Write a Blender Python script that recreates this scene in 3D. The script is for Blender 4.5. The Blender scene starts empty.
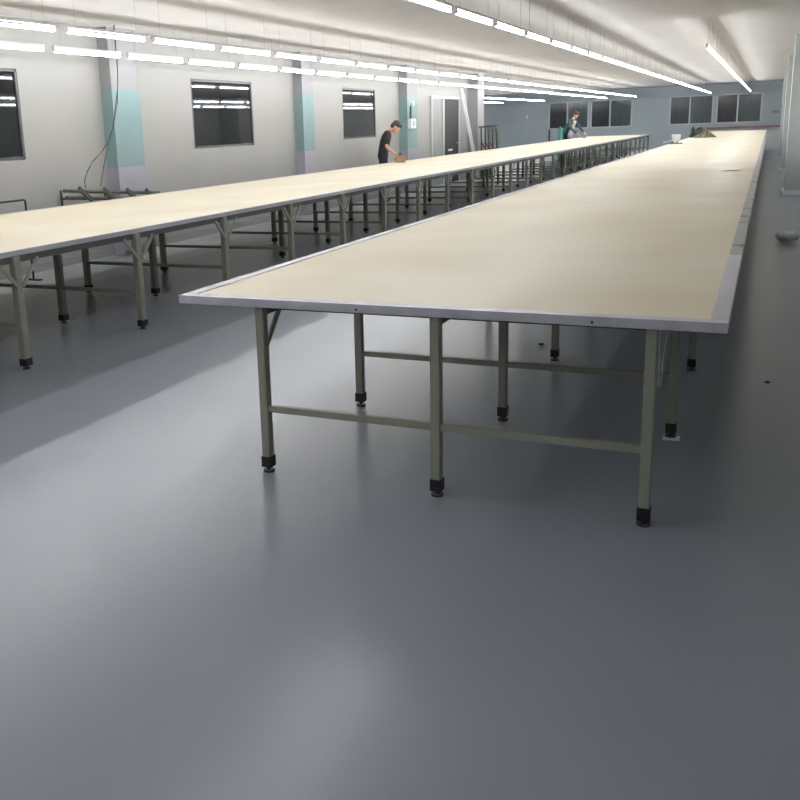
import bpy, bmesh, math, random
from mathutils import Vector, Matrix, Euler
random.seed(7)
S = bpy.context.scene
COL = S.collection
S.view_settings.view_transform = 'Standard'
S.view_settings.look = 'None'
S.view_settings.gamma = 1
S.view_settings.use_curve_mapping = False
S.view_settings.exposure = 0.33

# ------------------------------------------------------------------ materials
def rgb(r, g, b):
    def f(c):
        c /= 255.0
        return c / 12.92 if c <= .04045 else ((c + .055) / 1.055) ** 2.4
    return (f(r), f(g), f(b), 1)

def mat(name, col, rough=.5, metal=0, col2=None, scale=8, stretch=(1, 1, 1), bump=0, bscale=60, rough2=None, emit=None, spec=.5, trans=0, lo=.35, hi=.65):
    m = bpy.data.materials.new(name); m.use_nodes = True
    nt = m.node_tree; N = nt.nodes; L = nt.links
    b = N['Principled BSDF']
    b.inputs['Base Color'].default_value = col
    b.inputs['Roughness'].default_value = rough
    b.inputs['Metallic'].default_value = metal
    b.inputs['Specular IOR Level'].default_value = spec
    b.inputs['Transmission Weight'].default_value = trans
    tc = N.new('ShaderNodeTexCoord')
    mp = N.new('ShaderNodeMapping'); mp.inputs['Scale'].default_value = stretch
    L.new(tc.outputs['Object'], mp.inputs['Vector'])
    if col2 is not None or rough2 is not None:
        n = N.new('ShaderNodeTexNoise'); n.inputs['Scale'].default_value = scale; n.inputs['Detail'].default_value = 6
        L.new(mp.outputs[0], n.inputs['Vector'])
        rmp = N.new('ShaderNodeMapRange'); rmp.inputs[1].default_value = lo; rmp.inputs[2].default_value = hi
        L.new(n.outputs['Fac'], rmp.inputs[0])
        if col2 is not None:
            mx = N.new('ShaderNodeMix'); mx.data_type = 'RGBA'
            mx.inputs[6].default_value = col; mx.inputs[7].default_value = col2
            L.new(rmp.outputs[0], mx.inputs[0]); L.new(mx.outputs[2], b.inputs['Base Color'])
        if rough2 is not None:
            r2 = N.new('ShaderNodeMapRange'); r2.inputs[3].default_value = rough; r2.inputs[4].default_value = rough2
            L.new(rmp.outputs[0], r2.inputs[0]); L.new(r2.outputs[0], b.inputs['Roughness'])
    if bump:
        n2 = N.new('ShaderNodeTexNoise'); n2.inputs['Scale'].default_value = bscale; n2.inputs['Detail'].default_value = 4
        L.new(mp.outputs[0], n2.inputs['Vector'])
        bp = N.new('ShaderNodeBump'); bp.inputs['Strength'].default_value = bump; bp.inputs['Distance'].default_value = .01
        L.new(n2.outputs['Fac'], bp.inputs['Height']); L.new(bp.outputs[0], b.inputs['Normal'])
    if emit:
        b.inputs['Emission Color'].default_value = emit[0]; b.inputs['Emission Strength'].default_value = emit[1]
    return m

M = {}
M['board'] = mat('cream_laminate', rgb(230, 219, 195), .42, col2=rgb(223, 210, 183), scale=1.1, rough2=.5)
M['strip'] = mat('brushed_steel', rgb(200, 198, 206), .38, .35, col2=rgb(184, 182, 192), scale=9, stretch=(1, .15, 1))
M['strip_worn'] = mat('worn_steel', rgb(168, 166, 165), .42, .3, col2=rgb(84, 84, 86), scale=5, rough2=.6, lo=.56, hi=.7)
M['leg'] = mat('grey_painted_tube', rgb(146, 147, 134), .42, 0, col2=rgb(136, 137, 125), scale=5)
M['rail'] = mat('dark_grey_tube', rgb(84, 86, 82), .45, 0, col2=rgb(74, 76, 73), scale=5)
M['black'] = mat('black_plastic', rgb(22, 22, 24), .5, col2=rgb(32, 32, 34), scale=30)
M['rubber'] = mat('grey_foot_disc', rgb(46, 46, 46), .6, col2=rgb(60, 60, 60), scale=30)
M['white'] = mat('white_plastic', rgb(226, 228, 232), .45, col2=rgb(214, 216, 222), scale=10)
M['paper'] = mat('white_paper', rgb(244, 242, 236), .36, col2=rgb(220, 218, 212), scale=10)
M['wall'] = mat('painted_wall', rgb(158, 156, 153), .55, col2=rgb(154, 153, 149), scale=1.2, bump=.05, bscale=25)
M['farwall'] = mat('blue_grey_wall', rgb(172, 181, 185), .6, col2=rgb(165, 175, 180), scale=.8, bump=.05, bscale=20)
M['rightwall'] = mat('pale_grey_wall', rgb(184, 188, 187), .6, col2=rgb(176, 180, 180), scale=1)
M['ceil'] = mat('ceiling_paint', rgb(190, 186, 183), .8, col2=rgb(184, 181, 178), scale=.7)
M['pillar'] = mat('pillar_paint', rgb(146, 145, 147), .6, col2=rgb(142, 142, 144), scale=2)
M['teal'] = mat('teal_paint', rgb(126, 151, 152), .5, col2=rgb(120, 145, 147), scale=2)
M['lav'] = mat('lavender_white_paint', rgb(158, 154, 166), .5, col2=rgb(153, 150, 161), scale=3)
M['glass'] = mat('night_window_glass', rgb(70, 74, 80), .03, 0, col2=rgb(62, 66, 72), scale=3, spec=.6, trans=.85)
M['darkpane'] = mat('dark_far_pane', rgb(58, 58, 62), .12, 0, col2=rgb(66, 66, 70), scale=2, stretch=(4, 1, .3))
M['greypane'] = mat('green_grey_far_pane', rgb(88, 98, 98), .12, 0, col2=rgb(76, 86, 87), scale=2, stretch=(5, 1, .3))
M['frame'] = mat('aluminium_frame', rgb(196, 198, 200), .4, .3, col2=rgb(186, 188, 190), scale=10)
M['darkframe'] = mat('dark_window_frame', rgb(88, 88, 92), .4, .2, col2=rgb(80, 80, 84), scale=10)
M['door'] = mat('charcoal_door', rgb(30, 30, 34), .6, col2=rgb(36, 36, 41), scale=3)
M['doorlight'] = mat('pale_door_leaf', rgb(150, 152, 149), .5, col2=rgb(144, 146, 143), scale=3)
M['tube'] = mat('fluorescent_tube', rgb(255, 255, 255), .5, emit=((.95, .975, 1, 1), 52))
M['fixture'] = mat('white_batten', rgb(222, 222, 222), .5, col2=rgb(212, 212, 212), scale=10)
M['olive'] = mat('olive_steel', rgb(92, 94, 82), .5, .3, col2=rgb(78, 80, 70), scale=14)
M['rust'] = mat('red_brown_steel', rgb(124, 66, 58), .6, .2, col2=rgb(96, 60, 54), scale=14)
M['wire'] = mat('cable_sheath', rgb(54, 58, 56), .5, col2=rgb(64, 68, 66), scale=20)
M['brown'] = mat('brown_counter_top', rgb(140, 112, 100), .6, col2=rgb(126, 100, 90), scale=4)
M['skin'] = mat('skin', rgb(214, 164, 138), .5, col2=rgb(204, 152, 128), scale=14)
M['hair'] = mat('dark_hair', rgb(44, 40, 40), .6, col2=rgb(62, 56, 54), scale=40, bump=.4)
M['shirtblack'] = mat('black_cotton', rgb(44, 42, 48), .85, col2=rgb(54, 52, 58), scale=12, bump=.2, bscale=30)
M['trousers'] = mat('dark_trousers', rgb(34, 35, 42), .85, col2=rgb(42, 43, 50), scale=12, bump=.2, bscale=30)
M['sweater'] = mat('teal_grey_sweater', rgb(78, 96, 104), .9, col2=rgb(62, 80, 90), scale=9, bump=.3, bscale=40)
M['apron'] = mat('pale_apron', rgb(200, 196, 198), .8, col2=rgb(184, 180, 184), scale=10)
M['shoe'] = mat('black_shoe', rgb(28, 28, 30), .5, col2=rgb(38, 38, 40), scale=20)
M['wood'] = mat('tan_wood', rgb(176, 142, 100), .6, col2=rgb(150, 116, 80), scale=10, stretch=(1, 6, 1))
M['tealcloth'] = mat('teal_cloth', rgb(84, 146, 140), .8, col2=rgb(70, 128, 124), scale=12)
M['clothdark'] = mat('dark_green_cloth', rgb(66, 74, 66), .9, col2=rgb(48, 54, 50), scale=8, bump=.4)
M['clotholive'] = mat('olive_cloth', rgb(128, 124, 98), .9, col2=rgb(84, 80, 62), scale=8, bump=.4)
M['tray'] = mat('grey_green_tray', rgb(120, 130, 118), .6, col2=rgb(104, 114, 104), scale=8)
M['bag'] = mat('white_plastic_film', rgb(240, 241, 243), .45, col2=rgb(222, 224, 228), scale=14, bump=.6, bscale=18)

# grey floor, with lamplight along the left wall painted in as paler colour
def floor_mat():
    m = bpy.data.materials.new('epoxy_floor'); m.use_nodes = True
    nt = m.node_tree; N = nt.nodes; L = nt.links; b = N['Principled BSDF']
    tc = N.new('ShaderNodeTexCoord'); sp = N.new('ShaderNodeSeparateXYZ'); L.new(tc.outputs['Object'], sp.inputs[0])
    n = N.new('ShaderNodeTexNoise'); n.inputs['Scale'].default_value = .9; n.inputs['Detail'].default_value = 8; n.inputs['Roughness'].default_value = .55
    L.new(tc.outputs['Object'], n.inputs['Vector'])
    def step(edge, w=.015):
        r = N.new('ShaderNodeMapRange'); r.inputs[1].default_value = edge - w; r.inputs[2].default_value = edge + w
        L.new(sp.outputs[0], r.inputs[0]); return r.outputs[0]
    def mix(f, a, c):
        x = N.new('ShaderNodeMix'); x.data_type = 'RGBA'; L.new(f, x.inputs[0])
        if isinstance(a, tuple): x.inputs[6].default_value = a
        else: L.new(a, x.inputs[6])
        if isinstance(c, tuple): x.inputs[7].default_value = c
        else: L.new(c, x.inputs[7])
        return x.outputs[2]
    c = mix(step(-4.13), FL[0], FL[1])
    mr = N.new('ShaderNodeMapRange'); mr.inputs[1].default_value = .2; mr.inputs[2].default_value = .8; mr.inputs[3].default_value = .95; mr.inputs[4].default_value = 1.05
    L.new(n.outputs['Fac'], mr.inputs[0])
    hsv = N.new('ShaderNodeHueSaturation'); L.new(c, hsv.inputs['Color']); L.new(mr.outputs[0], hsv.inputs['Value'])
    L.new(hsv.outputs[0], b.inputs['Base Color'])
    n2 = N.new('ShaderNodeTexNoise'); n2.inputs['Scale'].default_value = 3; n2.inputs['Detail'].default_value = 6
    mp = N.new('ShaderNodeMapping'); mp.inputs['Scale'].default_value = (.35, 1.6, 1); L.new(tc.outputs['Object'], mp.inputs[0]); L.new(mp.outputs[0], n2.inputs['Vector'])
    rr = N.new('ShaderNodeMapRange'); rr.inputs[1].default_value = 0; rr.inputs[2].default_value = 1; rr.inputs[3].default_value = .2; rr.inputs[4].default_value = .38
    L.new(n2.outputs['Fac'], rr.inputs[0]); b.inputs['Roughness'].default_value = .28
    n3 = N.new('ShaderNodeTexNoise'); n3.inputs['Scale'].default_value = 90; L.new(tc.outputs['Object'], n3.inputs['Vector'])
    n4 = N.new('ShaderNodeTexNoise'); n4.inputs['Scale'].default_value = 5; L.new(tc.outputs['Object'], n4.inputs['Vector'])
    ad = N.new('ShaderNodeMath'); ad.operation = 'MULTIPLY_ADD'; ad.inputs[1].default_value = 3; L.new(n4.outputs['Fac'], ad.inputs[0]); L.new(n3.outputs['Fac'], ad.inputs[2])
    bp = N.new('ShaderNodeBump'); bp.inputs['Strength'].default_value = .05; bp.inputs['Distance'].default_value = .002
    L.new(ad.outputs[0], bp.inputs['Height']); L.new(bp.outputs[0], b.inputs['Normal'])
    return m
FL = [rgb(154, 160, 158), rgb(134, 140, 149)]  # first: floor with lamplight painted in, second: plain floor
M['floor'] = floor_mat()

# ------------------------------------------------------------------ mesh helpers
def bm_new(): return bmesh.new()
def box(bm, c, s, rot=None):
    r = bmesh.ops.create_cube(bm, size=1)
    mt = Matrix.Translation(c) @ (rot.to_4x4() if rot else Matrix.Identity(4)) @ Matrix.Diagonal((s[0], s[1], s[2], 1))
    bmesh.ops.transform(bm, matrix=mt, verts=r['verts']); return r['verts']
def bar(bm, a, b, w, h=None, up=(0, 0, 1)):
    a = Vector(a); b = Vector(b); d = b - a; ln = d.length; z = d.normalized(); u = Vector(up)
    if abs(z.dot(u)) > .98: u = Vector((1, 0, 0))
    x = u.cross(z).normalized(); y = z.cross(x)
    rot = Matrix((x, y, z)).transposed()
    return box(bm, (a + b) / 2, (w, h or w, ln), rot)
def cyl(bm, a, b, r, seg=12, r2=None):
    a = Vector(a); b = Vector(b); d = b - a
    res = bmesh.ops.create_cone(bm, cap_ends=True, segments=seg, radius1=r, radius2=r if r2 is None else r2, depth=d.length)
    q = Vector((0, 0, 1)).rotation_difference(d.normalized())
    bmesh.ops.transform(bm, matrix=Matrix.Translation((a + b) / 2) @ q.to_matrix().to_4x4(), verts=res['verts']); return res['verts']
def path(bm, pts, r, seg=6):
    for i in range(len(pts) - 1): cyl(bm, pts[i], pts[i + 1], r, seg)
def obj(name, bm, m, parent=None, bevel=0, smooth=False):
    me = bpy.data.meshes.new(name)
    bmesh.ops.recalc_face_normals(bm, faces=bm.faces[:])
    if smooth:
        for f in bm.faces: f.smooth = True
    bm.to_mesh(me); bm.free()
    me.materials.append(M[m])
    o = bpy.data.objects.new(name, me); COL.objects.link(o)
    if parent: o.parent = parent
    if bevel:
        md = o.modifiers.new('bevel', 'BEVEL'); md.width = bevel; md.segments = 2; md.limit_method = 'ANGLE'
    return o
def tag(o, label, cat, group=None):
    o['label'] = label; o['category'] = cat
    if group: o['group'] = group
    return o
def thing(name, label, cat, loc=(0, 0, 0), rz=0, group=None):
    o = bpy.data.objects.new(name, None); COL.objects.link(o); o.location = loc; o.rotation_euler = (0, 0, rz)
    o.empty_display_size = .1
    return tag(o, label, cat, group)
def struct(name, bm, m, parent=None, **k):
    o = obj(name, bm, m, parent, **k)
    if not parent: o['kind'] = 'structure'
    return o
def copy_tree(o, parent=None):
    c = o.copy(); COL.objects.link(c)
    if parent: c.parent = parent
    for ch in list(o.children): copy_tree(ch, c)
    return c

# ------------------------------------------------------------------ room shell
XW, XR, YF, YN, ZC = -5.3, 3.35, 44.0, -6.0, 2.85
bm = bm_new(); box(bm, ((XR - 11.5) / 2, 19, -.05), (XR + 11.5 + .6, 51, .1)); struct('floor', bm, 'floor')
# the object origin sits at the world origin, so the painted-light edge follows world X
bm = bm_new(); box(bm, ((XR - 11.5) / 2, 19, ZC + .05), (XR + 11.5 + .6, 51, .1)); struct('ceiling', bm, 'ceil')

wins = [(2.98, 4.79), (8.30, 10.10), (13.70, 15.43)]
SILL, TOP = 1.30, 2.30
YC = 22.2
bm = bm_new()
ys = [YN]
for a, b in wins: ys += [a, b]
ys.append(YC)
for i in range(0, len(ys), 2):
    a, b = ys[i], ys[i + 1]
    box(bm, (XW - .1, (a + b) / 2, ZC / 2), (.2, b - a, ZC))
for a, b in wins:
    box(bm, (XW - .1, (a + b) / 2, SILL / 2), (.2, b - a, SILL))
    box(bm, (XW - .1, (a + b) / 2, (TOP + ZC) / 2), (.2, b - a, ZC - TOP))
struct('wall_left', bm, 'wall')
bm = bm_new(); box(bm, ((XW - 11.5) / 2 - .1, YC + .1, ZC / 2), (11.5 + XW + .2, .2, ZC)); struct('wall_recess', bm, 'wall')
bm = bm_new(); box(bm, (-11.6, (YC + YF) / 2, ZC / 2), (.2, YF - YC, ZC)); struct('wall_outer', bm, 'farwall')
bm = bm_new(); box(bm, (XR + .1, (YF + YN) / 2, ZC / 2), (.2, YF - YN, ZC)); struct('wall_right', bm, 'rightwall')
bm = bm_new(); box(bm, ((XR + XW) / 2, YN - .1, ZC / 2), (XR - XW + .4, .2, ZC)); struct('wall_near', bm, 'wall')
# far wall with openings
fw = [(-7.63, -5.68), (-5.60, -3.65), (-1.99, -.08), (0.04, 1.95)]
FS, FT = 1.07, 2.40
bm = bm_new(); xs = [-11.7] + [v for w in fw for v in w] + [XR + .2]
for i in range(0, len(xs), 2):
    a, b = xs[i], xs[i + 1]; box(bm, ((a + b) / 2, YF + .1, ZC / 2), (b - a, .2, ZC))
for a, b in fw:
    box(bm, ((a + b) / 2, YF + .1, FS / 2), (b - a, .2, FS)); box(bm, ((a + b) / 2, YF + .1, (FT + ZC) / 2), (b - a, .2, ZC - FT))
struct('wall_far', bm, 'farwall')

def left_window(n, a, b):
    w = b - a; cy = (a + b) / 2; x = XW - .022
    bm = bm_new()
    for z in (SILL + .02, TOP - .02): box(bm, (x, cy, z), (.04, w, .03))
    for y in (a + .02, b - .02): box(bm, (x, y, (SILL + TOP) / 2), (.04, .03, TOP - SILL))
    f = struct('window_%d' % n, bm, 'darkframe')
    bm = bm_new(); box(bm, (0, 0, 0), (.008, w - .08, TOP - SILL - .08)); g = obj('window_glass', bm, 'glass', f); g.location = (x, cy, (SILL + TOP) / 2); g.rotation_euler = (0, -.012, 0)
    return f
for i, (a, b) in enumerate(wins): left_window(i + 1, a, b)
for i, (a, b) in enumerate(fw):
    bm = bm_new(); y = YF + .03; w = b - a; cx = (a + b) / 2
    for z in (FS + .03, FT - .03): box(bm, (cx, y, z), (w, .08, .06))
    for x in (a + .03, b - .03): box(bm, (x, y, (FS + FT) / 2), (.07, .08, FT - FS))
    box(bm, (a + w * .47, y, (FS + FT) / 2), (.07, .09, FT - FS))
    f = struct('window_%d' % (i + 4), bm, 'frame')
    bm = bm_new(); box(bm, (a + w * .235, y, (FS + FT) / 2), (w * .47 - .1, .02, FT - FS - .1)); obj('sliding_pane', bm, 'darkpane', f)
    bm = bm_new(); box(bm, (a + w * .735, y, (FS + FT) / 2), (w * .53 - .12, .02, FT - FS - .1)); obj('sliding_pane', bm, 'greypane', f)

# doors on the left wall
def door(n, a, b, m, z=2.16, sticker=False):
    bm = bm_new()
    box(bm, (XW + .02, a + .03, z / 2), (.06, .06, z)); box(bm, (XW + .02, b - .03, z / 2), (.06, .06, z)); box(bm, (XW + .02, (a + b) / 2, z + .03), (.06, b - a, .06))
    d = struct('door_%d' % n, bm, 'frame')
    bm = bm_new(); box(bm, (XW + .012, (a + b) / 2, z / 2), (.024, b - a - .12, z)); obj('door_leaf', bm, m, d)
    bm = bm_new(); cyl(bm, (XW + .05, b - .16, 1.02), (XW + .05, b - .28, 1.02), .01, 8); cyl(bm, (XW + .02, b - .16, 1.02), (XW + .055, b - .16, 1.02), .012, 8)
    obj('door_handle', bm, 'frame', d)
    if sticker:
        bm = bm_new(); box(bm, (XW + .0255, (a + b) / 2 - .08, .85), (.003, .36, .05)); obj('notice_strip', bm, 'paper', d)
door(1, 19.0, 19.95, 'doorlight')
door(2, 19.97, 21.35, 'door', sticker=True)

bm = bm_new()
for a, b in ((YN, 19.0), (21.35, YC)): box(bm, (XW + .006, (a + b) / 2, .05), (.012, b - a, .1))
struct('baseboard_left', bm, 'pillar')
bm = bm_new(); box(bm, ((XR + XW) / 2 - 3.1, YF - .006, .06), (XR - XW + 6.1, .012, .12)); struct('baseboard_far', bm, 'rightwall')
bm = bm_new(); box(bm, (XR - .006, 19, .05), (.012, 49.9, .1)); struct('baseboard_right', bm, 'pillar')

# ------------------------------------------------------------------ pillars
def pillar(y0, w, depth, label, zt=2.1, zl=1.13):
    t = thing('wall_pillar', label, 'pillar', (XW, y0 + w / 2, 0), 0)
    bm = bm_new(); box(bm, (depth / 2, 0, (zt + ZC) / 2), (depth, w, ZC - zt)); obj('upper_shaft', bm, 'pillar', t)
    bm = bm_new(); box(bm, (depth / 2, 0, (zt + zl) / 2), (depth, w, zt - zl)); obj('teal_band', bm, 'teal', t)['label'] = 'teal painted band'
    bm = bm_new(); box(bm, (depth / 2 + .005, 0, zl / 2), (depth + .01, w + .02, zl)); obj('lower_band', bm, 'lav', t)['label'] = 'lavender-white painted lower band'
    return t
pillar(6.24, .58, .17, 'teal and lavender wall pillar with a thin cable hanging before it')
pillar(11.6, .44, .17, 'teal and lavender wall pillar between the two fully visible wall windows', 2.13, 1.14)
pillar(16.85, .66, .2, 'teal wall pillar with white switch boxes, behind the man in black', 2.15, 1.0)
t = thing('wall_pillar', 'pale pillar where the left wall ends, beside the leaning white poles', 'pillar', (-5.15, YC + .34, 0))
bm = bm_new(); box(bm, (0, 0, ZC / 2), (.3, .64, ZC)); obj('shaft', bm, 'pillar', t)
for i, (y, lab) in enumerate([(15.8, 'nearest pale pillar along the right wall, white kick plate at its foot'), (23.2, 'second pale pillar along the right wall'), (30.6, 'farthest pale pillar along the right wall')]):
    t = thing('wall_pillar', lab, 'pillar', (2.98, y + .3, 0))
    bm = bm_new(); box(bm, (0, 0, ZC / 2), (.68, .6, ZC)); obj('shaft', bm, 'rightwall', t)
    bm = bm_new(); box(bm, (0, 0, .04), (.74, .66, .08)); obj('kick_plate', bm, 'white', t)

# white boxes on third pillar
t = thing('switch_box', 'white switch box mounted low on the teal pillar behind the man', 'switch box', (-5.1, 17.05, 1.56))
bm = bm_new(); box(bm, (.04, 0, 0), (.08, .34, .22)); obj('casing', bm, 'white', t, .01)
bm = bm_new(); box(bm, (.085, 0, 0), (.012, .12, .12)); obj('cover', bm, 'frame', t)
t = thing('conduit_box', 'small round white fitting with dark conduit above the switch box', 'fitting', (-5.1, 17.08, 2.0))
bm = bm_new(); cyl(bm, (0, 0, 0), (.07, 0, 0), .06, 14); obj('cap', bm, 'white', t)
bm = bm_new(); box(bm, (.02, -.05, -.19), (.03, .07, .26)); obj('conduit', bm, 'olive', t)

# ------------------------------------------------------------------ lamps
LZ = 2.43
def make_lamp():
    t = thing('tube_lamp', '', 'lamp')
    bm = bm_new(); box(bm, (0, 0, .045), (.036, 1.16, .024)); box(bm, (0, -.57, .015), (.03, .02, .045)); box(bm, (0, .57, .015), (.03, .02, .045))
    obj('housing', bm, 'fixture', t)
    bm = bm_new(); cyl(bm, (0, -.56, 0), (0, .56, 0), .012, 8); obj('tube', bm, 'tube', t)
    for y in (-.45, .45):
        bm = bm_new(); cyl(bm, (0, y, .06), (0, y, ZC - LZ), .0011, 4); obj('hanging_wire', bm, 'wire', t)
    return t
lamp = make_lamp(); first = True
rows = [(-4.6, 'hanging fluorescent tube lamp in the row nearest the windowed wall', 'tube lamps in the row nearest the windowed wall', -5.2, 42),
        (-3.3, 'hanging fluorescent tube lamp above the middle of the left table', 'tube lamps above the middle of the left table', -5.2, 42),
        (-.15, 'hanging fluorescent tube lamp over the left edge of the near table', 'tube lamps over the left edge of the near table', -5.2, 42),
        (1.45, 'hanging fluorescent tube lamp over the right half of the near table', 'tube lamps over the right half of the near table', 12, 42),
        (-7.4, 'added tube lamp brightening the far wall, in the far bay beyond the end pillar', 'added far-wall tube lamps in the far bay beyond the end pillar', 27, 42),  # this row and the next are added to brighten the far wall
        (-9.4, 'added tube lamp brightening the far wall, in the far bay row farthest from the tables', 'added far-wall tube lamps in the outermost row of the far bay', 27, 42)]
for x, lab, grp, y, yend in rows:
    while y < yend:
        o = lamp if first else copy_tree(lamp); first = False
        o.location = (x, y, LZ); tag(o, lab, 'lamp', grp); y += 1.3

# ------------------------------------------------------------------ cutting tables
H = .80
def foot_mesh():
    bm = bm_new()
    box(bm, (0, 0, .05), (.048, .048, .05)); cyl(bm, (0, 0, .008), (0, 0, .03), .009, 8)
    me = bpy.data.meshes.new('foot_cap')
    bmesh.ops.recalc_face_normals(bm, faces=bm.faces[:]); bm.to_mesh(me); bm.free(); me.materials.append(M['black']); return me
def disc_mesh():
    bm = bm_new(); cyl(bm, (0, 0, 0), (0, 0, .009), .026, 14)
    me = bpy.data.meshes.new('levelling_disc')
    bm.to_mesh(me); bm.free(); me.materials.append(M['rubber']); return me
def leg_mesh(top, wx=.042, wy=.042):
    bm = bm_new(); box(bm, (0, 0, (.06 + top) / 2), (wx, wy, top - .06))
    bmesh.ops.bevel(bm, geom=[e for e in bm.edges if abs(e.verts[0].co.z - e.verts[1].co.z) > .1], offset=.004, segments=2, affect='EDGES')
    me = bpy.data.meshes.new('leg'); bmesh.ops.recalc_face_normals(bm, faces=bm.faces[:])
    bm.to_mesh(me); bm.free(); me.materials.append(M['leg']); return me
FOOT, DISC, LEG = foot_mesh(), disc_mesh(), leg_mesh(.765)
LEGW = leg_mesh(.765, .05, .06)
def linkmesh(name, me, parent, loc=(0, 0, 0)):
    o = bpy.data.objects.new(name, me); COL.objects.link(o); o.parent = parent; o.location = loc; return o
def table(label, xl, xr, y0, y1, legx, frames, brace_x, rail_x, grp=None, worn=False, e=.06, lm=None):
    t = thing('cutting_table', label, 'table', (0, 0, 0))
    th = .034
    bm = bm_new(); box(bm, ((xl + xr) / 2, (y0 + y1) / 2, H - th / 2 - .001), (xr - xl - .012, y1 - y0 - .012, th - .002)); obj('tabletop', bm, 'board', t)
    def strip(a, b, m='strip'):      # angle profile lying over the board edge
        bm = bm_new()
        (x0, y0_), (x1, y1_), side = a, b, None
        box(bm, ((x0 + x1) / 2, (y0_ + y1_) / 2, H + .0005), (abs(x1 - x0), abs(y1_ - y0_), .003)); return bm
    def lip(bm, x0, x1, ya, yb): box(bm, ((x0 + x1) / 2, (ya + yb) / 2, H - th / 2), (x1 - x0, yb - ya, th))
    # near and far end strips
    bm = strip((xl, y0), (xr, y0 + e)); lip(bm, xl, xr, y0, y0 + .006); obj('edge_strip', bm, 'strip', t, .001)
    bm = strip((xl, y1 - e), (xr, y1)); lip(bm, xl, xr, y1 - .006, y1); obj('edge_strip', bm, 'strip', t, .001)
    bm = strip((xl, y0 + e), (xl + e, y1 - e)); lip(bm, xl, xl + .006, y0 + .006, y1 - .006); obj('edge_strip', bm, 'strip', t, .001)
    cuts = [y0 + e, 1.73, 4.4, 9.77, 18, y1 - e] if worn else [y0 + e, 2.4, 9.6, 18, y1 - e]
    for i in range(len(cuts) - 1):
        a, b = cuts[i] + .003, cuts[i + 1] - .003
        bm = strip((xr - e, a), (xr, b)); lip(bm, xr - .006, xr, a, b)
        o = obj('edge_strip', bm, 'strip_worn' if worn and i >= 1 else 'strip', t, .001)
        if worn and i == 1: o['label'] = 'dirty worn length of the steel edge strip'
    # rails along the table
    for x in rail_x:
        bm = bm_new(); box(bm, (x, (y0 + y1) / 2, .743), (.028, y1 - y0 - .12, .044)); obj('apron_rail', bm, 'rail', t)
    for x in (xl + (xr - xl) * .385, xl + (xr - xl) * .8): 
        bolts = bm_new(); cyl(bolts, (x, y0 - .003, H - .02), (x, y0 + .002, H - .02), .006, 8); obj('edge_screw', bolts, 'rail', t)
    sm = {}
    for i, y in enumerate(frames):
        for j, x in enumerate(legx):
            l = linkmesh('leg', lm or LEG, t, (x, y, 0)); f = linkmesh('foot_cap', FOOT, l); f.scale = (1.2, 1.35, 1) if lm else (1, 1, 1); linkmesh('levelling_disc', DISC, l)
        for j in range(len(legx) - 1):
            if j not in sm:
                w = legx[j + 1] - legx[j] - .042; bm = bm_new(); box(bm, (0, 0, 0), (abs(w), .026, .028)); o = obj('stretcher', bm, 'leg', t); sm[j] = o.data
            else: o = linkmesh('stretcher', sm[j], t)
            o.location = ((legx[j] + legx[j + 1]) / 2, y, .30)
        # top cross tube of the frame
        if 'c' not in sm:
            bm = bm_new(); box(bm, (0, 0, 0), (abs(legx[-1] - legx[0]), .03, .03)); o = obj('cross_tube', bm, 'rail', t); sm['c'] = o.data
        else: o = linkmesh('cross_tube', sm['c'], t)
        o.location = ((legx[0] + legx[-1]) / 2, y if y > y0 + .1 else y + .09, .750)
        for bx, sgns in brace_x:
            for s in sgns:
                if y0 + .1 > y and s < 0: continue
                if ('b', s) not in sm:
                    bm = bm_new(); bar(bm, (0, s * .02, -.145), (0, s * .185, .03), .012, .024); o = obj('brace', bm, 'leg', t); sm[('b', s)] = o.data
                else: o = linkmesh('brace', sm[('b', s)], t)
                o.location = (bx, y, .71)
    return t
W = 2.253
fr = [.044, 1.11, 2.415]
while fr[-1] + 1.3175 < 39.2: fr.append(fr[-1] + 1.3175)
near = table('long cream cutting table nearest the camera with a wide steel edge', 0, W, 0, 39.6, [.395, 1.193, 2.007], fr,
             [(.395, (1,))], [.395, 1.193, 2.007], worn=True)
fr = [-.166]
while fr[-1] + 1.3175 < 36.9: fr.append(fr[-1] + 1.3175)
left = table('long cream cutting table on the left beside the wall, two people at it', -4.548, -2.09, -1.4, 37.2, [-3.72, -2.90, -2.085], fr,
             [(-2.055, (-1, 1))], [-2.108, -2.90, -3.72, -4.45], e=.035, lm=LEGW)
# the pale plate under one foot
bm = bm_new(); box(bm, (2.012, 1.095, .003), (.075, .06, .006)); tag(obj('floor_pad', bm, 'paper'), 'small pale pad under a right-hand leg of the near table', 'pad')
# wire hooks on the near right leg
def wire_loop(name, pts, label):
    bm = bm_new(); path(bm, pts, .0022, 6); return tag(obj(name, bm, 'frame', smooth=True), label, 'wire')
wire_loop('wire_hook', [(2.031, .04, .76), (2.034, .035, .68), (2.037, .03, .58), (2.035, .02, .56), (2.04, .02, .55), (2.045, .03, .56), (2.046, .035, .64), (2.056, .06, .755)], 'thin bent wire hanging down the near table\'s front right leg')

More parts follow.
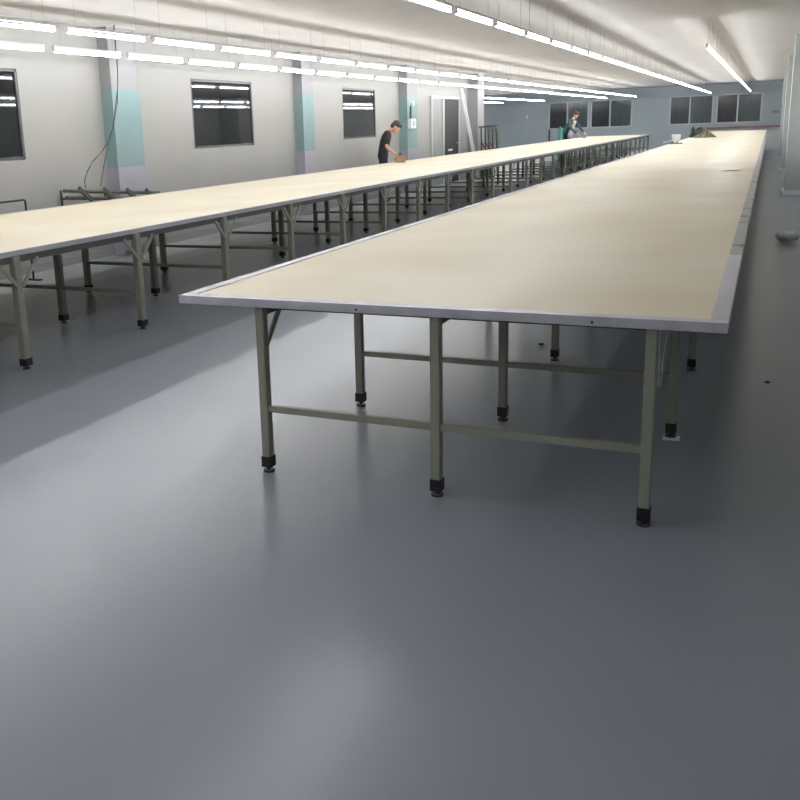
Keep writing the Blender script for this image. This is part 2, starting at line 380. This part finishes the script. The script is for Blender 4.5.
# ------------------------------------------------------------------ things at the wall behind left table
t = thing('pole_rack', 'dark olive steel rack of two long poles by the first teal pillar', 'rack', (-4.93, 5.0, 0))
for k, z in enumerate((.93, .85)):
    bm = bm_new(); cyl(bm, (0, -.05 + .03 * k, z), (0, 1.8, z - .16), .022, 10); obj('pole', bm, 'olive', t, smooth=False)
for y in (.3, .75, 1.2, 1.6):
    bm = bm_new(); bar(bm, (.01, y - .1, .97 - y * .09), (.03, y + .10, .81 - y * .09), .03, .05); obj('clamp', bm, 'olive', t)
for y in (.3, 1.12):
    bm = bm_new(); bar(bm, (-.365, y, .84 - y * .09), (.02, y, .84 - y * .09), .03, .03); bar(bm, (-.362, y, .7 - y * .09), (-.362, y, .94 - y * .09), .05, .008, (0, 1, 0)); obj('wall_bracket', bm, 'olive', t)
t = thing('rail_stand', 'black bent tube rail poking up behind the left table, leftmost', 'rail', (-4.9, 4.0, 0))
bm = bm_new(); path(bm, [(0, .28, .012), (0, .28, .87), (0, .26, .885), (0, -.6, .885), (0, -.62, .87), (0, -.62, .012)], .011, 8); obj('tube_rail', bm, 'black', t)
for y in (.28, -.62):
    bm = bm_new(); box(bm, (0, y, .006), (.2, .06, .012)); obj('foot_plate', bm, 'black', t)
bm = bm_new(); path(bm, [(-4.98, 6.19, ZC), (-4.98, 6.2, 2.32), (-4.98, 6.17, 2.1), (-4.97, 6.1, 1.92), (-4.96, 5.98, 1.62), (-4.95, 5.88, 1.5), (-4.95, 5.74, 1.36), (-4.95, 5.52, 1.23), (-4.95, 5.41, 1.12), (-4.95, 5.35, 1.02), (-4.94, 5.34, .93)], .0055, 6)
tag(obj('hanging_cable', bm, 'wire', smooth=True), 'thin dark cable curving left from the ceiling to the pole rack', 'cable')
bm = bm_new(); path(bm, [(-4.965, 6.19, ZC), (-4.965, 6.18, 2.3), (-4.965, 6.12, 1.92), (-4.955, 5.97, 1.6), (-4.95, 5.84, 1.4), (-4.95, 5.72, 1.15), (-4.94, 5.62, .93)], .0045, 6)
tag(obj('hanging_cable', bm, 'wire', smooth=True), 'thin dark cable dropping straighter beside the first pillar', 'cable')
for k, (y, lab) in enumerate([(21.45, 'white pole leaning on the end of the left wall, the left one'), (21.63, 'white pole leaning beside the pale end pillar, the right one')]):
    bm = bm_new(); cyl(bm, (-4.92, y + .5, .02), (-5.26, y - .02, 2.45), .025, 10); tag(obj('leaning_pole', bm, 'white'), lab, 'pole')
labs = ['left one of the three folded red and olive trestles', 'middle one of the three folded red and olive trestles', 'right one of the three folded red and olive trestles']
for k in range(3):
    t = thing('folding_trestle', labs[k], 'trestle', (-4.76, 22.15 + .42 * k, 0), .1)
    for x, s in ((-.12, 1), (.12, -1)):
        bm = bm_new(); bar(bm, (x, .16, .01), (x * .8, -.14, 1.42), .035); obj('upright', bm, 'olive', t)
    bm = bm_new(); bar(bm, (.15, -.18, .01), (.1, .10, 1.34), .03); obj('back_upright', bm, 'olive', t)
    bm = bm_new(); bar(bm, (-.12, .11, .72), (.15, -.04, .82), .03); bar(bm, (-.12, .03, 1.0), (.15, 0, .55), .03); obj('cross_bar', bm, 'rust', t)
    bm = bm_new(); bar(bm, (-.16, -.12, 1.40), (.16, -.12, 1.44), .04); obj('top_bar', bm, 'olive', t)

# far end: counter, pipe, vent
t = thing('counter', 'long low counter with brown top below the far right windows', 'counter', (1.4, 42.7, 0))
bm = bm_new(); box(bm, (0, 0, .90), (3.6, .8, .07)); obj('counter_top', bm, 'brown', t)
bm = bm_new(); box(bm, (0, .05, .43), (3.5, .66, .86)); obj('counter_body', bm, 'rightwall', t)
bm = bm_new(); cyl(bm, (-7.55, 43.85, 0), (-7.55, 43.85, 1.06), .03, 8); tag(obj('stand_pipe', bm, 'black'), 'thin dark pipe standing under the leftmost far window', 'pipe')
t = thing('wall_vent', 'small grey louvred vent on the far wall at the right', 'vent', (2.5, 43.97, 1.52))
bm = bm_new(); box(bm, (0, 0, 0), (.42, .05, .22)); obj('frame', bm, 'frame', t)
for z in (-.06, 0, .06):
    bm = bm_new(); box(bm, (0, -.03, z), (.36, .012, .03)); obj('slat', bm, 'darkframe', t)
bm = bm_new(); box(bm, (-8.71, 43.98, 1.73), (.1, .04, .18)); tag(obj('light_switch', bm, 'white', bevel=.01), 'tiny white switch alone on the far blue-grey wall', 'switch')

# ------------------------------------------------------------------ things on the near table
t = thing('cutting_machine', 'small white cutting machine far back on the near table\'s left edge', 'machine', (.17, 22.3, H + .002), .2); t.scale = (.8, .8, .9)
bm = bm_new(); vs = box(bm, (.02, 0, .16), (.22, .16, .2))
for v in vs:
    if v.co.z > .2: v.co.x = .02 + (v.co.x - .02) * 1.25
obj('motor_housing', bm, 'white', t, .015)
bm = bm_new(); box(bm, (0, 0, .012), (.42, .22, .024)); obj('base_plate', bm, 'tray', t, .004)
bm = bm_new(); box(bm, (-.08, 0, .05), (.05, .05, .07)); box(bm, (.06, 0, .045), (.04, .06, .05)); obj('standard', bm, 'tray', t)
bm = bm_new(); bar(bm, (-.08, 0, .1), (-.3, -.02, .06), .03); cyl(bm, (-.3, -.02, .06), (-.36, -.02, .045), .022, 8); obj('handle', bm, 'paper', t)

def mound(name, m, loc, size, label, seed, n=22, peak=1.0):
    rnd = random.Random(seed); bm = bm_new()
    ph = [(rnd.uniform(2, 6), rnd.uniform(0, 6)) for _ in range(4)]
    grid = {}
    for i in range(n + 1):
        for j in range(n + 1):
            u = i / n * 2 - 1; v = j / n * 2 - 1
            r = max(abs(u), abs(v)); a = math.atan2(v, u)
            k = 1 + .16 * math.sin(a * 3 + ph[0][1]) + .08 * math.sin(a * 7 + ph[1][1])
            rr = math.hypot(u, v) or 1; q = r / rr * k
            h = max(0, 1 - r) ** peak * (1 + .18 * math.sin(u * 7 + ph[2][1]) * math.cos(v * 8 + ph[3][1])) + .05 * math.sin(u * 19) * math.sin(v * 17) * (1 - r)
            grid[i, j] = bm.verts.new((u * q * size[0], v * q * size[1], max(0, h) * size[2]))
    for i in range(n):
        for j in range(n): bm.faces.new((grid[i, j], grid[i + 1, j], grid[i + 1, j + 1], grid[i, j + 1]))
    b = [grid[0, j] for j in range(n + 1)] + [grid[i, n] for i in range(1, n + 1)] + [grid[n, j] for j in range(n - 1, -1, -1)] + [grid[i, 0] for i in range(n - 1, 0, -1)]
    bm.faces.new(b)
    o = obj(name, bm, m, smooth=True); o.location = loc
    return tag(o, label, 'cloth')
mound('cloth_pile', 'clothdark', (.29, 29.6, H + .002), (.28, .5, .30), 'dark green heap of cloth at the far left of the near table', 3, peak=.55)
mound('cloth_pile', 'clotholive', (.52, 28.8, H + .002), (.34, .42, .25), 'olive yellow pointed heap of cloth before the dark heap', 5, peak=.95)
bm = bm_new(); cyl(bm, (0, 0, 0), (.02, 0, .3), .07, 12, .05); cyl(bm, (.02, 0, .3), (.02, 0, .34), .03, 10)
o = obj('bottle', bm, 'clothdark', smooth=False); o.location = (.10, 29.0, H + .002); tag(o, 'dark green bottle standing left of the cloth heaps on the near table', 'bottle')
bm = bm_new(); box(bm, (.9, 38.6, H + .012), (1.15, .7, .02)); tag(obj('paper_stack', bm, 'paper'), 'flat white stack of sheets at the far end of the near table', 'paper')
def crumple(name, m, loc, s, label, cat, seed, rz=0):
    rnd = random.Random(seed); bm = bm_new(); bmesh.ops.create_icosphere(bm, subdivisions=2, radius=1)
    for v in bm.verts:
        k = 1 + rnd.uniform(-.12, .12)
        v.co = Vector((v.co.x * s[0] * k, v.co.y * s[1] * k, max(-.98, v.co.z) * s[2] * k * .5 + s[2] * .5))
        v.co.z = max(0, v.co.z)
    o = obj(name, bm, m); o.location = loc; o.rotation_euler = (0, 0, rz); return tag(o, label, cat)
crumple('paper_scrap', 'paper', (1.93, 9.45, H + .003), (.13, .11, .016), 'small crumpled white paper scrap near the right edge of the near table', 'paper', 9)

# floor litter
crumple('plastic_bag', 'bag', (2.60, 8.8, .001), (.13, .11, .13), 'crumpled white plastic bag on the floor by the right wall', 'bag', 4)
crumple('floor_scrap', 'rubber', (2.42, 2.25, .001), (.014, .02, .012), 'tiny dark scrap on the floor right of the near table', 'scrap', 5)
crumple('floor_scrap', 'rubber', (1.02, 2.81, .001), (.02, .02, .012), 'tiny dark scrap on the floor under the near table', 'scrap', 6)

# ------------------------------------------------------------------ people
def skin_mesh(verts, edges, radii, root=0, sub=2):
    me = bpy.data.meshes.new('sk'); me.from_pydata([tuple(v) for v in verts], edges, []); me.update()
    o = bpy.data.objects.new('sk', me); COL.objects.link(o)
    md = o.modifiers.new('skin', 'SKIN'); md.use_smooth_shade = True
    for i, r in enumerate(radii):
        sv = me.skin_vertices[0].data[i]; sv.radius = (r, r) if not isinstance(r, tuple) else r; sv.use_root = (i == root)
    s = o.modifiers.new('sub', 'SUBSURF'); s.levels = sub; s.render_levels = sub
    dg = bpy.context.evaluated_depsgraph_get(); dg.update()
    out = bpy.data.meshes.new_from_object(o.evaluated_get(dg))
    bpy.data.objects.remove(o); return out
def merged(meshes, voxel, name, m, parent, smooth_it=4):
    bm = bm_new()
    for me in meshes: bm.from_mesh(me)
    me = bpy.data.meshes.new(name); bm.to_mesh(me); bm.free()
    o = bpy.data.objects.new(name, me); COL.objects.link(o)
    if voxel:
        md = o.modifiers.new('r', 'REMESH'); md.mode = 'VOXEL'; md.voxel_size = voxel; md.use_smooth_shade = True
        sm = o.modifiers.new('s', 'SMOOTH'); sm.iterations = smooth_it; sm.factor = .5
    dg = bpy.context.evaluated_depsgraph_get(); dg.update()
    out = bpy.data.meshes.new_from_object(o.evaluated_get(dg)); bpy.data.objects.remove(o)
    out.materials.clear(); out.materials.append(M[m])
    for p in out.polygons: p.use_smooth = True
    o = bpy.data.objects.new(name, out); COL.objects.link(o); o.parent = parent; return o
def bm_mesh(bm):
    me = bpy.data.meshes.new('t'); bm.to_mesh(me); bm.free(); return me
def ell(c, r, rot=None, seg=24):
    bm = bm_new(); res = bmesh.ops.create_uvsphere(bm, u_segments=seg, v_segments=seg // 2, radius=1)
    mt = Matrix.Translation(c) @ (rot.to_4x4() if rot else Matrix.Identity(4)) @ Matrix.Diagonal((r[0], r[1], r[2], 1))
    bmesh.ops.transform(bm, matrix=mt, verts=res['verts']); return bm
def head_parts(c, R):
    """head looking along local +x of R, crown along +z; half height .115"""
    c = Vector(c); P = lambda x, y, z: c + R @ Vector((x, y, z))
    hs = [bm_mesh(ell(P(-.012, 0, .025), (.095, .076, .09), R)), bm_mesh(ell(P(.022, 0, -.045), (.064, .056, .068), R)),
          bm_mesh(ell(P(.088, 0, -.018), (.019, .011, .022), R, 12)), bm_mesh(ell(P(.07, 0, -.058), (.016, .024, .007), R, 12)),
          bm_mesh(ell(P(.068, 0, -.09), (.02, .024, .018), R, 12)),
          bm_mesh(ell(P(.070, 0, .022), (.018, .05, .012), R, 12))]
    for s in (-1, 1):
        hs.append(bm_mesh(ell(P(-.008, s * .077, -.012), (.018, .008, .031), R, 12)))
        hs.append(bm_mesh(ell(P(.052, s * .036, -.03), (.022, .018, .02), R, 12)))
    return hs, P
def hand_meshes(wrist, dirv, palm_n, curl=.5, side=1):
    """palm plus four unequal bent fingers and a thumb from the side of the palm"""
    w = Vector(wrist); d = Vector(dirv).normalized(); n = Vector(palm_n); n = (n - d * n.dot(d)).normalized(); s = d.cross(n) * side
    out = []
    out.append(skin_mesh([w - d * .03, w + d * .02, w + d * .055, w + d * .085], [(0, 1), (1, 2), (2, 3)], [(.026, .019), (.034, .015), (.038, .014), (.034, .012)], 0, 2))
    for k, (off, ln) in enumerate([(-.028, .070), (-.010, .080), (.010, .075), (.028, .058)]):
        a = w + d * .075 + s * off; pts = [a]; ang = 0
        for q, fr in enumerate((.42, .32, .26)):
            ang += curl * (.5, .8, .6)[q]
            pts.append(pts[-1] + (d * math.cos(ang) + n * math.sin(ang)) * ln * fr)
        out.append(skin_mesh(pts, [(0, 1), (1, 2), (2, 3)], [.0095, .009, .008, .0065], 0, 1))
    a = w + d * .025 - s * .03
    pts = [a, a - s * .025 + d * .02 + n * .01, a - s * .035 + d * .045 + n * .022, a - s * .03 + d * .065 + n * .032]
    out.append(skin_mesh(pts, [(0, 1), (1, 2), (2, 3)], [.013, .011, .0095, .008], 0, 1))
    return out
def person(label, loc, rz, pose, shirt, pants, sleeve, hair_m='hair'):
    """local frame: +x is where the person faces, +y is the person's left"""
    t = thing('person', label, 'person', loc, rz)
    p = {k: Vector(v) for k, v in pose.items() if isinstance(v, tuple)}
    hip, waist, chest, neck = p['hip'], p['waist'], p['chest'], p['neck']; hd = p['head']
    def chain(pts, rad, sub=2): return skin_mesh([Vector(q) for q in pts], [(i, i + 1) for i in range(len(pts) - 1)], rad, 0, sub)
    mid = lambda a, b, k: a * (1 - k) + b * k
    X = Vector
    body = [chain([hip + (hip - waist) * .3, hip, waist, chest, mid(chest, neck, .6), mid(chest, neck, .85)], [(.13, .09), (.15, .10), (.128, .092), (.155, .105), (.12, .08), (.06, .055)]),
            chain([mid(chest, neck, .7), neck, mid(neck, hd, .6)], [.055, .052, .05])]
    for s in ('l', 'r'):
        sh, el, wr, hj, kn, an = (p[q + s] for q in ('sh_', 'el_', 'wr_', 'hj_', 'kn_', 'an_'))
        body.append(chain([mid(chest, neck, .6), sh, mid(sh, el, .5), el, mid(el, wr, .4), wr], [.06, .056, .047, .038, .036, .025]))
        body.append(chain([hj + X((0, 0, .05)), mid(hj, kn, .1), mid(hj, kn, .5), kn, mid(kn, an, .35), an], [.09, .09, .074, .055, .054, .036]))
        body.append(chain([an + X((-.03, 0, -.03)), an + X((.03, 0, -.035)), an + X((.12, 0, -.05))], [.034, .036, .028]))
    R = Euler(pose['head_rot']).to_matrix()
    hs, P = head_parts(hd, R); body += hs
    for s in ('l', 'r'):
        k = 1 if s == 'l' else -1
        body += hand_meshes(p['wr_' + s], p['hd_' + s] - p['wr_' + s], pose.get('palm_' + s + '_n', (0, 0, -1)), pose.get('curl', .6), k)
    merged(body, .006, 'body', 'skin', t, 3)
    # clothes: their own slightly larger skins
    cl = [chain([hip + (hip - waist) * .75, hip, waist, chest, mid(chest, neck, .6), mid(chest, neck, .86)], [(.168, .122), (.17, .122), (.152, .112), (.172, .122), (.138, .095), (.072, .066)])]
    for s in ('l', 'r'):
        sh, el, wr = p['sh_' + s], p['el_' + s], p['wr_' + s]
        if sleeve == 'short': cl.append(chain([mid(chest, neck, .6), sh, mid(sh, el, .5), mid(sh, el, .9)], [.075, .074, .068, .064]))
        else: cl.append(chain([mid(chest, neck, .6), sh, mid(sh, el, .5), el, mid(el, wr, .5), mid(el, wr, .93)], [.075, .072, .062, .054, .048, .04]))
    merged(cl, .009, 'shirt', shirt, t, 2)
    cl = [chain([hip + (waist - hip) * .35, hip, hip + (hip - waist) * .5], [(.150, .108), (.160, .114), (.14, .10)])]
    for s in ('l', 'r'):
        hj, kn, an = p['hj_' + s], p['kn_' + s], p['an_' + s]
        cl.append(chain([hj + X((0, 0, .06)), mid(hj, kn, .1), mid(hj, kn, .5), kn, mid(kn, an, .5), an + X((0, 0, -.02))], [.1, .1, .088, .072, .064, .056]))
    merged(cl, .009, 'trousers', pants, t, 2)
    for s in ('l', 'r'):
        a = p['an_' + s]
        sh = merged([skin_mesh([a + Vector((-.035, 0, -.04)), a + Vector((.06, 0, -.048)), a + Vector((.16, 0, -.055))], [(0, 1), (1, 2)], [(.044, .038), (.045, .036), (.045, .026)], 0, 2)], .006, 'shoe', 'shoe', t, 2)
        zmin = min(v.co.z for v in sh.data.vertices); sh.location.z = -zmin
    # hair: shell over the back and top of the skull
    hm = [bm_mesh(ell(P(-.022, 0, .045), (.098, .083, .085), R)), bm_mesh(ell(P(-.055, 0, -.005), (.058, .074, .075), R)), bm_mesh(ell(P(.045, 0, .088), (.05, .062, .03), R))]
    merged(hm, .007, 'hair', hair_m, t, 2)
    return t, P, R, p
# man in black, leaning over the left table
ang = math.atan2(.39, .92)
pose1 = dict(hip=(0, 0, .93), waist=(.015, 0, 1.06), chest=(.06, 0, 1.27), neck=(.14, 0, 1.44), head=(.27, 0, 1.50), head_rot=(0, math.radians(52), 0),
             sh_l=(.09, .17, 1.38), sh_r=(.10, -.19, 1.38), el_l=(.08, .25, 1.11), el_r=(.07, -.26, 1.11), wr_l=(.25, .10, .95), wr_r=(.26, -.12, .95),
             hd_l=(.32, .05, .89), hd_r=(.33, -.07, .885), hj_l=(0, .09, .88), hj_r=(0, -.09, .88), kn_l=(.03, .11, .49), kn_r=(.02, -.11, .49),
             an_l=(-.02, .12, .09), an_r=(-.04, -.12, .09), palm_l_n=(0, -1, -.4), palm_r_n=(0, 1, -.4), curl=.9)
person('man in black t-shirt standing with bowed head over the left table', (-4.80, 14.55, 0), ang, pose1, 'shirtblack', 'trousers', 'short')
# what he works with
c, s_ = math.cos(ang), math.sin(ang)
def wl(x, y, z): return (-4.80 + c * x - s_ * y, 14.55 + s_ * x + c * y, z)
bm = bm_new(); cyl(bm, wl(.385, -.01, .84), wl(.345, -.01, .98), .022, 10); t = thing('hand_tool', 'black-handled hand tool held over the left table by the man', 'tool', (0, 0, 0)); obj('grip', bm, 'black', t)
bm = bm_new(); cyl(bm, wl(.385, -.01, .84), wl(.39, -.01, .806), .012, 8); box(bm, wl(.39, -.01, .806), (.05, .05, .006)); obj('blade', bm, 'frame', t)
t = thing('wooden_block', 'tan wooden block lying on the left table before the man in black', 'block', (-4.32, 14.28, H + .003), .5)
bm = bm_new(); box(bm, (0, 0, .045), (.2, .13, .09)); obj('block', bm, 'wood', t, .012)
bm = bm_new(); box(bm, (.02, .0, .11), (.12, .08, .05)); obj('top_piece', bm, 'wood', t, .012)

# worker in grey-teal sweater, bent over far end of the left table
pose2 = dict(hip=(0, 0, .93), waist=(.06, 0, 1.05), chest=(.19, 0, 1.22), neck=(.31, .01, 1.40), head=(.40, .01, 1.53), head_rot=(0, math.radians(36), 0),
             sh_l=(.23, .18, 1.34), sh_r=(.24, -.18, 1.34), el_l=(.42, .27, 1.10), el_r=(.38, -.26, 1.08), wr_l=(.62, .22, .90), wr_r=(.56, -.14, .88),
             hd_l=(.72, .20, .83), hd_r=(.66, -.10, .83), hj_l=(0, .09, .88), hj_r=(0, -.09, .88), kn_l=(.03, .11, .49), kn_r=(.02, -.11, .49),
             an_l=(-.02, .12, .09), an_r=(-.04, -.12, .09), curl=.35)
rz2 = -.35
t2, P2, R2, p2 = person('person in grey-teal sweater and pale apron bending over the left table', (-4.9, 34.2, 0), rz2, pose2, 'sweater', 'trousers', 'long')
bm = bm_new()
rows_ = [((.30, 1.37), .06, .118), ((.24, 1.28), .09, .150), ((.19, 1.16), .13, .158), ((.14, 1.04), .155, .165), ((.10, .93), .16, .16), ((.12, .80), .17, .13)]
prev = None
for (cx_, cz_), hw, dx in rows_:
    r_ = [bm.verts.new((cx_ + dx - .06 * (abs(k) / 4) ** 2, hw * k / 4, cz_ - dx * .35)) for k in range(-4, 5)]
    if prev:
        for a in range(8): bm.faces.new((prev[a], prev[a + 1], r_[a + 1], r_[a]))
    prev = r_
t2.scale = (1.1,) * 3
o = obj('apron', bm, 'apron', t2, smooth=True); md = o.modifiers.new('s', 'SOLIDIFY'); md.thickness = .008
# teal roll standing by the worker
t = thing('fabric_roll', 'teal fabric roll standing upright behind the left table by the bending worker', 'fabric roll', (-4.7, 32.2, 0))
bm = bm_new(); cyl(bm, (0, 0, 0), (0, 0, 1.22), .095, 20); obj('cloth', bm, 'tealcloth', t)
bm = bm_new(); cyl(bm, (0, 0, 1.215), (0, 0, 1.28), .03, 12); obj('core', bm, 'wood', t)
bm = bm_new(); box(bm, (-4.15, 34.05, H + .012), (.14, .12, .02), Matrix.Rotation(.3, 3, 'Z')); tag(obj('cloth_piece', bm, 'black'), 'small dark cloth piece beside the bending worker\'s hand', 'cloth')

# ------------------------------------------------------------------ world, camera
w = bpy.data.worlds.new('night'); S.world = w; w.use_nodes = True
w.node_tree.nodes['Background'].inputs[0].default_value = (.012, .014, .018, 1); w.node_tree.nodes['Background'].inputs[1].default_value = 1
yaw, pit, rol, f = .4631276, -.2323878, -.0397016, 912.1434
fwd = Vector((-math.sin(yaw) * math.cos(pit), math.cos(yaw) * math.cos(pit), math.sin(pit)))
ri = fwd.cross(Vector((0, 0, 1))).normalized(); up = ri.cross(fwd)
r2 = math.cos(rol) * ri + math.sin(rol) * up; u2 = -math.sin(rol) * ri + math.cos(rol) * up
cam = bpy.data.cameras.new('camera'); co = bpy.data.objects.new('camera', cam); COL.objects.link(co)
co.matrix_world = Matrix.Translation((2.3369148, -3.3576804, 1.4991619)) @ Matrix((r2, u2, -fwd)).transposed().to_4x4()
cam.sensor_width = 36; cam.lens = f / 800 * 36; cam.shift_x = (400 - 312.2122) / 800; cam.shift_y = -(400 - 346.3761) / 800
cam.clip_end = 200
S.camera = co
